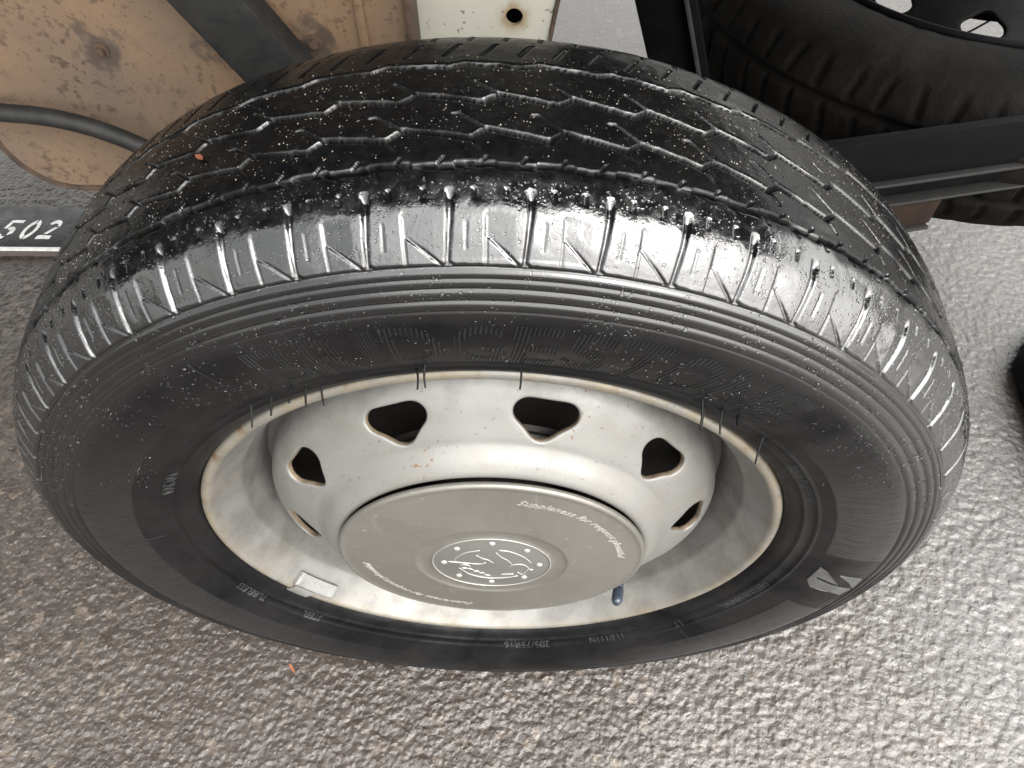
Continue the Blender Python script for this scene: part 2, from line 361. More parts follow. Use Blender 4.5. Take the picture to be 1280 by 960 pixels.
# ------------------------------------------------------------------ ground
def axis(dense0, dense1, step, far):
    a = np.arange(dense0, dense1 + step / 2, step); out = [a]; g = step; x = a[-1]; hi = []
    while x < far: g *= 1.35; x += g; hi.append(x)
    g = step; x = a[0]; lo = []
    while x > -far: g *= 1.35; x -= g; lo.append(x)
    return np.r_[lo[::-1], a, hi]
def pebbles(X, Y, cell, seed):
    g = np.random.default_rng(seed).random((600, 600, 4)); i = np.floor(X / cell).astype(int); j = np.floor(Y / cell).astype(int)
    H = np.zeros_like(X)
    for a in (-1, 0, 1):
        for b in (-1, 0, 1):
            q = g[(i + a) % 600, (j + b) % 600]
            cx = (i + a + .1 + .8 * q[..., 0]) * cell; cy = (j + b + .1 + .8 * q[..., 1]) * cell
            an = q[..., 2] * 3.1; dx = X - cx; dy = Y - cy; u = dx * np.cos(an) + dy * np.sin(an); v = -dx * np.sin(an) + dy * np.cos(an)
            rr = cell * (.50 + .35 * q[..., 3]); d2 = (u / (rr * 1.35)) ** 2 + (v / (rr * .85)) ** 2
            H = np.maximum(H, np.clip(1 - d2, 0, 1) ** .8 * (.55 + .45 * q[..., 2]))
    return H
gx = axis(-1.12, 1.10, .0035, 60.0); gy = axis(-.30, .86, .0035, 60.0)
GX, GY = np.meshgrid(gx, gy, indexing='ij')
fade = np.clip((1.25 - np.abs(GX)) / .15, 0, 1) * np.clip((1.0 - GY) / .14, 0, 1) * np.clip((GY + .45) / .15, 0, 1)
hgt = .0020 * (pebbles(GX, GY, .0088, 3) - 1) + .0014 * (pebbles(GX + .3, GY + .2, .0060, 5) - .5) + .003 * (vnoise(GX, GY, 9, .09) - .8) + .0012 * (vnoise(GX, GY, 12, .0055) - .5)
GV = np.stack([GX, GY, GZ - .0012 + fade * np.minimum(hgt, .001)], -1)
ground = link('asphalt_ground', np_mesh('asphalt_ground', GV, grid_faces(len(gx), len(gy))), M['asphalt'])
tag(ground, 'wet coarse brown-grey asphalt ground', kind='structure')

# ------------------------------------------------------------------ the wheel
wheel = empty('steel_wheel', (0, 0, GZ))
tag(wheel, 'wet black truck tyre on a silver steel wheel, standing upright in the middle', 'wheel')
def wpart(o, parent=None):
    """parent a world-built mesh without moving it"""
    p = parent or wheel; o.parent = p
    if p is wheel: o.location = (0, 0, -GZ)
    return o
TPROF = [(.3163, .0174), (.3251, .0100), (.3325, .0017), (.3379, -.0080), (.3425, -.0188), (.3455, -.0350), (.3470, -.0538), (.3484, -.0725),
         (.3486, -.0888), (.3459, -.1138), (.3399, -.1288), (.3300, -.1400), (.3180, -.1480), (.2950, -.1560), (.2600, -.1520), (.2200, -.1340)]
_tmp, _s = catmull(TPROF, 4000)
s_of_o = lambda o_: np.interp(-o_, -_tmp[:2200, 1], _s[:2200])
s_front = s_of_o(-.1300)
sv_ = np.r_[np.r_[np.arange(0, .030, .00062), np.arange(.030, s_front, .00046)], np.linspace(s_front, _s[-1], 34)]
TP, TS = catmull(TPROF, sv_)
tn = np.gradient(TP, TS, axis=0); NR, NO = -tn[:, 1], tn[:, 0]          # outward normal in (r,o)
nl = np.hypot(NR, NO); NR, NO = NR / nl, NO / nl
th_f = np.arange(-6, 186, .122); th_c = np.arange(186, 354, 1.0)
TH = np.r_[th_f, th_c]
T2, S2 = np.meshgrid(TH, TS, indexing='ij'); O2 = np.broadcast_to(TP[:, 1], T2.shape); R2 = np.broadcast_to(TP[:, 0], T2.shape)
TW = T2 + .16 * np.sin(R(1) * T2 * 9 + .5) + .10 * np.sin(R(1) * T2 * 21)       # uneven pitch
PIT = 6.0
RM = .338
dep = np.zeros_like(T2)
def per(th0): return (TW - th0 + PIT / 2) % PIT - PIT / 2                        # degrees from nearest repeat
def arc(deg): return np.radians(deg) * RM
sO = lambda o_: float(s_of_o(np.array(o_)))
# circumferential grooves
u = ((89.3 - TW) % PIT) / PIT
saw = lambda u_, a, b: np.where(u_ < .80, a + (b - a) * u_ / .80, b + (a - b) * (u_ - .80) / .20)
jit = (vnoise(T2 * .0059, S2, 31, .004) - .5) * .0006
slp = lambda u_: np.where(u_ < .8, 1.0, 1.25)
dep = np.maximum(dep, cut(S2 - s_of_o(saw(u, -.0402, -.0340)) + jit, .0027, .0048))
u2 = ((88.5 - TW) % PIT) / PIT
dep = np.maximum(dep, cut(S2 - s_of_o(saw(u2, -.0648, -.0590)) + jit, .0027, .0048))
u3 = ((97.3 - TW) % PIT) / PIT
dep = np.maximum(dep, cut(S2 - s_of_o(saw(u3, -.0895, -.0860)) + jit, .0028, .0048))
nt = np.abs(per(84.0) % 3.0 - 1.5)
dep = np.maximum(dep, cut(S2 - sO(-.0188) + jit + .0006 * np.sign(per(85.5)), .0023, .0045))
def stroke(th0, a, b, width, depth, soft=.0008):
    """repeat a groove segment; a, b = (degrees offset, o)"""
    global dep
    for k in (-PIT, 0, PIT):
        d = seg_dist(arc(per(th0) + k), S2, (arc(a[0]), sO(a[1])), (arc(b[0]), sO(b[1])))
        dep = np.maximum(dep, depth * groove(d, width, soft))
stroke(89.3, (0, -.0402), (2.1, -.0510), .0012, .0016)
stroke(89.3, (2.1, -.0510), (2.6, -.0505), .0012, .0014)
stroke(88.5, (0, -.0648), (1.9, -.0740), .0012, .0016)
stroke(90.5, (0, -.0340), (-.9, -.0275), .0011, .0014)
for off in (0, 3.0):
    stroke(85.0 + off, (0, -.0175), (-.25, -.0150), .0013, .0020)
    stroke(86.6 + off, (0, -.0200), (-.35, -.0232), .0011, .0018)
    stroke(87.0 + off, (0, -.0960), (-1.1, -.1090), .0013, .0020)
    stroke(88.2 + off, (0, -.1150), (-.5, -.1270), .0016, .0022)
# shoulder blocks
TM = 85.9
taper = np.interp(O2, [-.0075, 0, .0174], [.0034, .0026, .0018])
lat = np.abs(arc(per(TM)) + .0009 * np.sin((S2 - .01) * 90))
inband = smooth01((O2 + .0095) / .0050)
dep = np.maximum(dep, (.0012 + .0009 * vnoise(T2 * .0059, S2 * 0, 61, .03)) * smooth01((taper / 2 + .0006 - lat) / .0014) * inband)
stroke(TM, (3.2, .0015), (3.15, .0172), .0010, .0010)
stroke(TM, (3.1, .0082), (.55, .0166), .0012, .0012)
stroke(TM, (1.75, -.0085), (1.75, -.0045), .0010, .0010)
stroke(TM, (4.15, -.0085), (4.1, -.0045), .0010, .0010)
stroke(TM, (4.65, .0040), (4.7, .0120), .0008, .0007)
# facet falling away beside each slit, above the diagonal
pl_ = (per(TM + 1.6) + 1.6)
sd_ = np.interp(pl_, [.55, 3.1], [sO(.0166), sO(.0082)])
fac = ((pl_ > .5) & (pl_ < 3.15) & (S2 > sd_) & (O2 > -.001))
dep = np.maximum(dep, np.where(fac, .0011 * np.clip((pl_ - 1.0) / 2.1, 0, 1) * smooth01((O2 + .001) / .004), 0))
low = ((pl_ > .5) & (pl_ < 3.15) & (S2 < sd_))
dep = np.maximum(dep, np.where(low, .0004, 0))
# ledge at the foot of the shoulder with a V at each block
ledge = .0016 + .0016 * np.clip(1 - np.abs(per(TM)) / .45, 0, 1) + .0003 * (vnoise(T2 * .0059, S2 * 0, 77, .003) - .5)
dep = np.maximum(dep, .0013 * smooth01((ledge - S2) / .0009 + .5))
dep = dep + .00022 * (vnoise(T2 * .0059, S2, 5, .006) - .5) + .0006 * (vnoise(T2 * .0059, S2, 6, .045) - .5) * (S2 > .004)
RR = R2 - dep * NR; OO = O2 - dep * NO
TV = W(np.radians(T2), RR, OO); TV[..., 2] = np.maximum(TV[..., 2], GZ + .0006)
TNORM = np.stack([NR * np.cos(np.radians(T2)), -NO + 0 * T2, NR * np.sin(np.radians(T2))], -1)
# sidewall
SPROF = np.array([(.3165, .0160), (.3152, .0162), (.3147, .0174), (.3142, .0181), (.3119, .0188), (.3114, .0183), (.3109, .0184), (.3105, .0192), (.3070, .0201), (.3065, .0195), (.3060, .0196), (.3056, .0205),
    (.3008, .0215), (.3003, .0209), (.2998, .0209), (.2994, .0218), (.2952, .0226), (.2946, .0220), (.2941, .0221), (.2935, .0227)])
s2_, _ = catmull([(.2935, .0227), (.2850, .0230), (.2700, .0212), (.2550, .0165), (.2455, .0127)], 64)
SPROF2 = np.array([(.2448, .0124), (.2436, .0120), (.2428, .0124), (.2416, .0124), (.2408, .0106), (.2395, .0100), (.2352, .0080), (.2344, .0086), (.2330, .0082), (.2322, .0066), (.2300, .0056), (.2262, .0036), (.2238, .0018), (.2222, -.0004), (.2205, -.0040), (.2150, -.0090)])
SP = np.vstack([SPROF, s2_[1:], SPROF2])
SN = 1440; sth = np.linspace(0, 2 * np.pi, SN, endpoint=False)
ST2, SI = np.meshgrid(sth, np.arange(len(SP)), indexing='ij')
wob = .0005 * (vnoise(ST2 * .28, SP[SI, 0], 14, .06) - .5) * (SP[SI, 0] < .312) * (SP[SI, 0] > .243)
SV = W(ST2, SP[SI, 0], SP[SI, 1] + wob); SV[..., 2] = np.maximum(SV[..., 2], GZ + .0006)
side_o = lambda r_: np.interp(r_, SP[::-1, 0], SP[::-1, 1])
def set_attr(me, name, arr):
    a = me.attributes.new(name, 'FLOAT', 'POINT'); a.data.foreach_set('value', np.ascontiguousarray(arr, np.float32).ravel())
SD = np.degrees(ST2); SR = SP[SI, 0]
def padmask(t0, t1, r0, r1, f0, f1):
    mid, half = (t0 + t1) / 2, abs(t1 - t0) / 2; d = (SD - mid + 180) % 360 - 180
    e0 = np.clip((d + half) / f0, 0, 1); e1 = np.clip((half - d) / f1, 0, 1); k = smooth01(e0) * smooth01(e1)
    return k * smooth01((SR - r0) / .0007 + .5) * smooth01((r1 - SR) / .0007 + .5)
PADM = np.maximum.reduce([padmask(4.5, 48, .2530, .2928, .5, 30), padmask(-72, -15.5, .2600, .2928, 38, .5), padmask(126, 270, .2600, .2928, 45, 80)])
SV[..., 1] -= .0004 * PADM
FILM = smooth01((SR - .284) / .018) * np.clip(np.sin(ST2) * 1.6, 0, 1)
tyre = wpart(link('tyre', np_mesh('tyre', SV, grid_faces(SN, len(SP), True)), M['side']))
set_attr(tyre.data, 'pad', PADM); set_attr(tyre.data, 'film', FILM)
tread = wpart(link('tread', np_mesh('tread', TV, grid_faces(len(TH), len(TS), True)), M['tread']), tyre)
set_attr(tread.data, 'film', np.maximum(smooth01((O2 + .0165 + .006 * (vnoise(T2 * .0059, S2, 41, .010) - .5)) / .005), .6 * smooth01((dep - .00015) / .00025) * smooth01((vnoise(T2 * .0059, S2, 43, .012) - .25) / .3)))
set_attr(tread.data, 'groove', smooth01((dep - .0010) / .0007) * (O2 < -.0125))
tag(tread, 'wet tread with zigzag grooves and notched shoulder blocks')

# raised brand lettering built from slanted ridges, one object per letter
def letter(ch, t0, t1, r0, r1, slant=.16, n=15):
    V, F, E = text_mesh(ch, 0, .012); lo = V.min(0); hi = V.max(0); V = (V - lo) / (hi - lo)
    segs = [(V[a], V[b]) for a, b in E]; quads_v, faces = [], []
    def wpt(x, y, h, dx):
        th = R(t0 + (t1 - t0) * (x + dx)); r = r0 + (r1 - r0) * y
        return W(np.array(th), r, side_o(r) + h)
    for i in range(n):
        c = (i + .5) / n * (1 + slant) - slant
        # scan line x = c + slant*y
        ys = []
        for a, b in segs:
            fa = a[0] - c - slant * a[1]; fb = b[0] - c - slant * b[1]
            if (fa > 0) != (fb > 0): t = fa / (fa - fb); ys.append(a[1] + t * (b[1] - a[1]))
        ys.sort()
        for y0, y1 in zip(ys[::2], ys[1::2]):
            if y1 - y0 < .02: continue
            m_ = max(2, int((y1 - y0) * 7) + 1); yy = np.linspace(y0, y1, m_); hw = .36 / n
            k = len(quads_v)
            for y in yy:
                x = c + slant * y
                for (h, dx) in ((-.0001, -hw), (.00044, -hw * .5), (.00044, hw * .5), (-.0001, hw)): quads_v.append(wpt(x, y, h, dx))
            for q in range(m_ - 1):
                for e in range(3): faces.append((k + q * 4 + e, k + q * 4 + e + 1, k + q * 4 + 4 + e + 1, k + q * 4 + 4 + e))
            faces.append((k, k + 3, k + 2, k + 1)); e = k + (m_ - 1) * 4; faces.append((e, e + 1, e + 2, e + 3))
    me = bpy.data.meshes.new('letter'); me.from_pydata([v.tolist() for v in quads_v], [], faces); me.update()
    return wpart(link('letter', me, M['letter']), tyre)
for ch, a, b in (('B', 114.2, 109.0), ('R', 108.2, 102.8), ('I', 102.0, 99.9), ('D', 99.2, 93.5), ('G', 92.5, 87.0), ('E', 86.2, 81.3), ('S', 80.6, 75.6), ('T', 75.0, 69.8), ('O', 69.4, 63.4), ('N', 62.6, 56.8), ('E', 56.0, 51.2)):
    letter(ch, a, b, .2472, .2860, n=7 if ch == 'I' else 13)
def curved_text(name, body, th_start, r_base, size, mat, parent, surf, h, shear=0., flip=False, bold=0., sx=1.0, adv=None):
    """flat text wrapped round the wheel axis; reads clockwise with its top outwards"""
    V, F, E = text_mesh(body, shear, bold)
    if adv: sx = adv / ((V[:, 0].max() - V[:, 0].min()) * size / r_base)
    r = r_base + V[:, 1] * size; th = R(th_start) - (V[:, 0] - V[:, 0].min()) * size * sx / r_base
    top = W(th, r, surf(r) + h); bot = W(th, r, surf(r) - .0003); n = len(V)
    faces = [f[::-1] for f in F] + [(a, b, b + n, a + n) for a, b in E]
    me = bpy.data.meshes.new(name); me.from_pydata(np.vstack([top, bot]).tolist(), [], faces); me.update()
    bm = bmesh.new(); bm.from_mesh(me); bmesh.ops.recalc_face_normals(bm, faces=bm.faces); bm.to_mesh(me); bm.free()
    return wpart(link(name, me, mat), parent)
for body, t, rb, sz in (('RADIAL', 157, .2360, .0095), ('TUBELESS', -152, .2356, .0085), ('STEEL', -136, .2356, .0085), ('205/75R16', -77, .2358, .0110), ('113/111N', -58, .2362, .0095),
                        ('SAFETY WARNING', -14, .2356, .0075), ('MADE IN JAPAN', 36, .2358, .0075), ('LT', -42, .2362, .0085)):
    curved_text('sidewall_lettering', body, t, rb, sz, M['mark'], tyre, side_o, .0004)
def badge(poly):
    bm = bmesh.new(); vs_ = [bm.verts.new(W(np.array(R(t)), r, side_o(r) + .0010)) for t, r in poly]; f = bm.faces.new(vs_)
    ex = bmesh.ops.extrude_face_region(bm, geom=[f])["geom"]
    for v in ex:
        if isinstance(v, bmesh.types.BMVert): v.co.y += .0012
    bmesh.ops.recalc_face_normals(bm, faces=bm.faces)
    return wpart(link('sidewall_logo', bm_mesh('sidewall_logo', bm), M['logo']), tyre)
badge([(-6.48, .2558), (-.78, .2563), (-1.8, .2637), (-5.31, .2775), (-4.25, .2589), (-5.24, .2617), (-6.3, .2797), (-6.57, .2905), (-8.9, .2874), (-8.34, .278), (-8.4, .2714), (-8.43, .2618)])
badge([(-1.89, .2728), (-2.31, .2902), (-6.02, .2914), (-3.7, .2825)])
# radial mould lines
for t in (119.5, 172.7, -116, -44):
    rr = np.linspace(.2475, .292, 20); P = W(np.full(20, R(t)), rr, side_o(rr) + .0001)
    wpart(tube_obj('mould_line', [P], .00022, M['letter'], n=6), tyre)
# vent hairs over the rim edge
HAIR = [((-0.1299, -0.011, 0.2041), (-0.1283, -0.023, 0.1972)), ((-0.1169, -0.0108, 0.2113), (-0.1145, -0.0228, 0.2091)), ((-0.1027, -0.0121, 0.2219), (-0.1008, -0.0241, 0.2233)), ((-0.0956, -0.0092, 0.218), (-0.0939, -0.0212, 0.2158)),
        ((-0.0879, -0.0074, 0.2172), (-0.0848, -0.0194, 0.2148)), ((-0.0335, -0.0084, 0.234), (-0.0321, -0.0204, 0.2315)), ((-0.0275, -0.0119, 0.2424), (-0.0269, -0.0239, 0.2379)), ((0.0216, -0.0092, 0.2372), (0.0213, -0.0212, 0.2336)),
        ((0.1202, -0.013, 0.2152), (0.1199, -0.025, 0.2025)), ((0.1245, -0.0091, 0.2027), (0.1222, -0.0211, 0.1982)), ((0.1339, -0.0118, 0.2036), (0.1322, -0.0238, 0.1968)), ((0.1443, -0.012, 0.197), (0.14, -0.024, 0.2046)), ((0.165, -0.0102, 0.1747), (0.1611, -0.0222, 0.1623))]
for a, b in HAIR:
    a, b = np.array(a), np.array(b); t = np.linspace(0, 1, 7)[:, None]; a0 = a + (a - b) * .12
    P = a0 + (b - a0) * t + np.array([.0008, 0, .0006]) * np.sin(t * 3.1) * rng.uniform(-1, 1)
    wpart(tube_obj('rubber_hair', [P], .00075, M['hair'], n=6, taper=np.linspace(1, .7, 7)), tyre)

# ---- steel rim
lip, _ = catmull([(.2170, -.0110), (.2206, -.0060), (.2209, -.0028), (.2202, -.0006), (.2185, .0008), (.2162, .0010), (.2140, .0001), (.2124, -.0022), (.2105, -.0052), (.2040, -.0143), (.1992, -.0210), (.1972, -.0240), (.1958, -.0285), (.1938, -.0350), (.1905, -.0440), (.1880, -.0560), (.1875, -.0800), (.1890, -.1050), (.2020, -.1200), (.2140, -.1330), (.2190, -.1400)], 90)
rim = wpart(link('rim', lathe('rim', lip[::-1], 384), M['rim']))
tag(rim, 'silver steel rim with yellow-brown stained edge')
DPROF = [(.1872, -.0640), (.1835, -.0595), (.1806, -.0540), (.1792, -.0440), (.1768, -.0340), (.1715, -.0260), (.1650, -.0205), (.1590, -.0165), (.1500, -.0115), (.1420, -.0072), (.1372, -.0050), (.1330, -.0012), (.1285, .0040), (.1225, .0083), (.1190, .0090), (.1165, .0080), (.1152, .0045), (.1148, -.0060), (.1142, -.0300)]
_dp, _ds = catmull(DPROF, 1200)
s_at_r = lambda r_: float(np.interp(-r_, -_dp[:, 0], _ds))
def dprof(s): return np.interp(s, _ds, _dp[:, 0]), np.interp(s, _ds, _dp[:, 1])
NH, SEC = 10, 36.0
sA, sB = s_at_r(.1725), s_at_r(.1365); NSEG = 20; NSIDE = 14
def rect_loop():
    L = [(-1 + 2 * i / NSEG, 1.) for i in range(NSEG)] + [(1., 1 - 2 * i / NSIDE) for i in range(NSIDE)] + [(1 - 2 * i / NSEG, -1.) for i in range(NSEG)] + [(-1., -1 + 2 * i / NSIDE) for i in range(NSIDE)]
    return np.array(L)                       # (theta fraction, s fraction: +1 = outer edge)
RL = rect_loop(); NL = len(RL)
hs_, hr_ = R(SEC / 2), (sB - sA) / 2; scx = (sA + sB) / 2
def hole_loop(k=1.0):
    # rounded triangle, wide side outwards (metres: tangential, along-profile outward)
    C = np.array([(-.0228, .0085), (.0228, .0085), (0, -.0142)]); rad = .0078; pts = []
    ang = np.arctan2(RL[:, 1] * hr_, RL[:, 0] * hs_ * .151)
    out = []
    Ci = []
    cen = np.array([0., .0010])
    # inner triangle for rounding
    from math import cos, sin
    tri = C + (cen - C) * .50; rr = .0110 * k
    for a in ang:
        d = np.array([np.cos(a), np.sin(a)]); lo_, hi_ = 0, .05
        for _ in range(28):
            mid = (lo_ + hi_) / 2; p_ = cen + d * mid
            dd = min(seg_dist(p_[0], p_[1], tri[i], tri[(i + 1) % 3]) for i in range(3))
            ins = all(((tri[(i + 1) % 3] - tri[i])[0] * (p_ - tri[i])[1] - (tri[(i + 1) % 3] - tri[i])[1] * (p_ - tri[i])[0]) <= 0 for i in range(3))
            if ins or dd < rr: lo_ = mid
            else: hi_ = mid
        out.append(cen + d * lo_)
    return np.array(out)
H0 = hole_loop(); Hc = np.array([0, .0010])
layers = []
for f in np.linspace(0, 1, 11) ** 1.3:      # from rectangle edge to hole edge
    t_ = RL[:, 0] * hs_ * .151; s_ = RL[:, 1] * hr_
    layers.append((t_ * (1 - f) + H0[:, 0] * f, s_ * (1 - f) + H0[:, 1] * f, 0.0))
for (shr, dp_) in ((.0006, .00015), (.0012, .0006), (.0015, .0012), (.0016, .0042), (.0010, .0048)):
    L = np.hypot(*(H0 - Hc).T)[:, None]; Hs = Hc + (H0 - Hc) * (1 - shr / L); layers.append((Hs[:, 0], Hs[:, 1], dp_))
Vd, Qd, Md = [], [], []
for h in range(NH):
    th0 = R(76.0 + SEC * h); base = len(Vd) * 1
    for (t_, s_, dp_) in layers:
        ss = scx - s_; r_, o_ = dprof(ss); e = 1e-4; r1, o1 = dprof(ss + e); tr, to = r1 - r_, o1 - o_; nn = np.hypot(tr, to); nr, no = to / nn, -tr / nn   # normal facing out
        Vd.append(W(th0 + t_ / .151, r_ - dp_ * nr, o_ - dp_ * no))
    for k in range(len(layers) - 1):
        for j in range(NL):
            a = (base + k) * NL + j; b_ = (base + k) * NL + (j + 1) % NL; Qd.append((a, b_, b_ + NL, a + NL)); Md.append(1 if k >= 13 else 0)
Vd = np.vstack(Vd); k0 = len(Vd)
nth = NH * NSEG; tth = R(76.0 - SEC / 2) + np.arange(nth) * R(SEC) / NSEG
def strip(s0, s1, n):
    global Vd, Qd, Md
    ss = np.linspace(s0, s1, n); r_, o_ = dprof(ss); A, B = np.meshgrid(tth, np.arange(n), indexing='ij'); k = len(Vd)
    Vd = np.vstack([Vd, W(A, r_[B], o_[B]).reshape(-1, 3)]); q = grid_faces(nth, n, True) + k; Qd += [tuple(x) for x in q.tolist()]; Md += [0] * len(q)
strip(0, sA, 22); strip(sB, _ds[-1], 34)
me = np_mesh('wheel_disc', Vd, np.array(Qd)); me.materials.append(M['disc']); me.materials.append(M['rust'])
me.polygons.foreach_set("material_index", Md[:len(me.polygons)])
bm = bmesh.new(); bm.from_mesh(me); bmesh.ops.remove_doubles(bm, verts=bm.verts, dist=2e-5); bmesh.ops.recalc_face_normals(bm, faces=bm.faces); bm.to_mesh(me); bm.free()
DISC_ME = me
disc = wpart(link('wheel_disc', me, None)); tag(disc, 'convex silver wheel disc with ten rounded triangular hand holes')
# balance weight clipped to the flange
def block(name, t0, t1, sect, mat, parent, n=14, bev=None):
    tt = np.linspace(R(t0), R(t1), n); sect = np.array(sect); V = np.stack([W(np.full(len(sect), t), sect[:, 0], sect[:, 1]) for t in tt]); k = len(sect)
    F = [[i * k + j, (i + 1) * k + j, (i + 1) * k + (j + 1) % k, i * k + (j + 1) % k] for i in range(n - 1) for j in range(k)] + [list(range(k)), [(n - 1) * k + j for j in range(k)][::-1]]
    bm = bmesh.new(); vv = [bm.verts.new(p) for p in V.reshape(-1, 3)]
    for f in F: bm.faces.new([vv[i] for i in f])
    bmesh.ops.recalc_face_normals(bm, faces=bm.faces)
    if bev:
        es = [e for e in bm.edges if e.calc_face_angle(0) > .6]; bmesh.ops.bevel(bm, geom=es, offset=bev, segments=2, affect='EDGES', profile=.6, clamp_overlap=True)
    return wpart(link(name, bm_mesh(name, bm, True, 50), mat), parent)
wt = block('balance_weight', -151.0, -138.5, [(.2120, -.0036), (.2052, -.0131), (.2012, -.0098), (.2078, .0002), (.2108, .0006)], M['weight'], wheel, bev=.0010)
block('weight_clip', -150.5, -144.5, [(.2085, .0006), (.2150, .0016), (.2195, .0014), (.2212, -.0006), (.2220, .0000), (.2205, .0026), (.2150, .0029), (.2080, .0018)], M['weight'], wt, bev=.0003)
# valve stem
d_ = np.array([math.cos(R(-48.5)), 0, math.sin(R(-48.5))])
vb = d_ * .183 + np.array([0, .034, 0]); vt = d_ * .1690 + np.array([0, -.005, 0]); ax_ = (vt - vb) / np.linalg.norm(vt - vb)
vstem = wpart(tube_obj('valve_stem', [np.array([vb, vb + (vt - vb) * .4, vb + (vt - vb) * .7])], .0042, M['valve'], n=16))
L = np.linspace(0, 1, 9)[:, None]; Pv = vb + (vt - vb) * (.58 + .42 * L) + 0 * L
wpart(tube_obj('valve_cap', [Pv], .0052, M['valve'], n=20, taper=[.85, 1, 1, 1, 1, 1, .97, .85, .6]), vstem)

# ---- hub cap
CP, _ = catmull([(.0700, -.0200), (.0850, .0020), (.1080, .0100), (.1165, .0112), (.1183, .0122), (.1187, .0140), (.1179, .0156), (.1164, .0164), (.1146, .0161), (.1126, .0159), (.1000, .0169), (.0800, .0184), (.0610, .0199), (.0596, .0200)], 90)
CP2 = np.array([(.0588, .0199), (.0578, .0192), (.0568, .0188), (.0490, .0188), (.0478, .0190), (.0466, .0197), (.0457, .0199), (.0450, .0196), (.0444, .0192), (.03, .0192), (.012, .0192), (.0004, .0192)])
cap = wpart(link('hub_cap', lathe('hub_cap', np.vstack([CP, CP2]), 320), M['cap'])); tag(cap, 'satin silver round hub cap with small emblem and engraved script')
cap_o = lambda r_: np.interp(r_, CP[::-1][:-30, 0] if False else np.r_[.0596, .0610, .08, .10, .1126], np.r_[.0200, .0199, .0184, .0169, .0159])
ring = wpart(link('emblem_plate', lathe('emblem_plate', [(.0443, .0193), (.0441, .0194), (.0005, .0194)], 160), M['emblem']), cap)
STROKES = [[(-29.7, 1.9), (-26.1, 11.7), (-18.9, 20.3), (-8.3, 24.6)], [(5.8, 25.7), (15.2, 22.6), (24.7, 13.5), (31.1, 1.5)], [(-26.0, -9.2), (-18.3, -21.9), (-5.5, -29.4), (8.8, -28.9), (20.4, -24.5)],
    [(-34.0, 3.0), (-20.1, 0.2), (-9.4, -1.1), (-4.4, 1.5)], [(-11.5, 15.8), (-7.0, 10.0), (-2.3, 6.5), (1.4, 0.5)], [(3.8, 21.0), (7.5, 12.9), (12.2, 7.0), (16.0, -1.5)],
    [(13.5, -6.6), (17.0, -1.9), (23.8, -1.2), (27.8, -5.6), (29.8, -11.1), (32.8, -11.0)], [(6.9, -21.8), (12, -21.0), (16.9, -20.6)], [(19.9, -16.6), (23.9, -20.4), (28.8, -9.8)],
    [(-25.3, -5.9), (-23.2, -2.8), (-18.3, -3.9), (-17.6, -9.0), (-21.6, -10.4), (-24.5, -8.4), (-16.8, -11.5), (-15.4, -12.5), (-14.0, -16.5), (-12.0, -15.0), (-9.2, -19.7), (-7.2, -18.6), (-5.3, -23.3), (-1.3, -23.9)]]
for st in STROKES:
    q, _ = catmull(np.array(st) * .001, 24); P = np.stack([q[:, 0], np.full(24, -.0194), q[:, 1]], 1)
    wpart(tube_obj('emblem_stroke', [P], .00055, M['relief'], n=8, taper=np.r_[.5, np.ones(22), .5]), cap)
a_ = np.linspace(0, 2 * np.pi, 100); wpart(tube_obj('emblem_ring', [np.stack([.0458 * np.cos(a_), np.full(100, -.0197), .0458 * np.sin(a_)], 1)], .0005, M['relief'], n=8), cap)
dome = np.array([(1, 0), (.92, .35), (.7, .65), (.38, .88), (.001, .95)])
for k in range(8):
    t = R(88 + 45 * k); c_ = np.array([.0372 * math.cos(t), -.0193, .0372 * math.sin(t)])
    ph = np.linspace(0, 2 * np.pi, 16, endpoint=False); V = np.stack([[c_ + np.array([.0027 * a * math.cos(p_), -.0016 * b, .0027 * a * math.sin(p_)]) for a, b in dome] for p_ in ph])
    wpart(link('emblem_stud', np_mesh('emblem_stud', V, grid_faces(16, 5, True)[:, ::-1]), M['relief']), cap)
for t in (78.5, 258.5):
    curved_text('cap_lettering', 'Suppleness for request plentiful', t, .0975, .0080, M['relief'], cap, cap_o, .00025, shear=.45, adv=R(74))

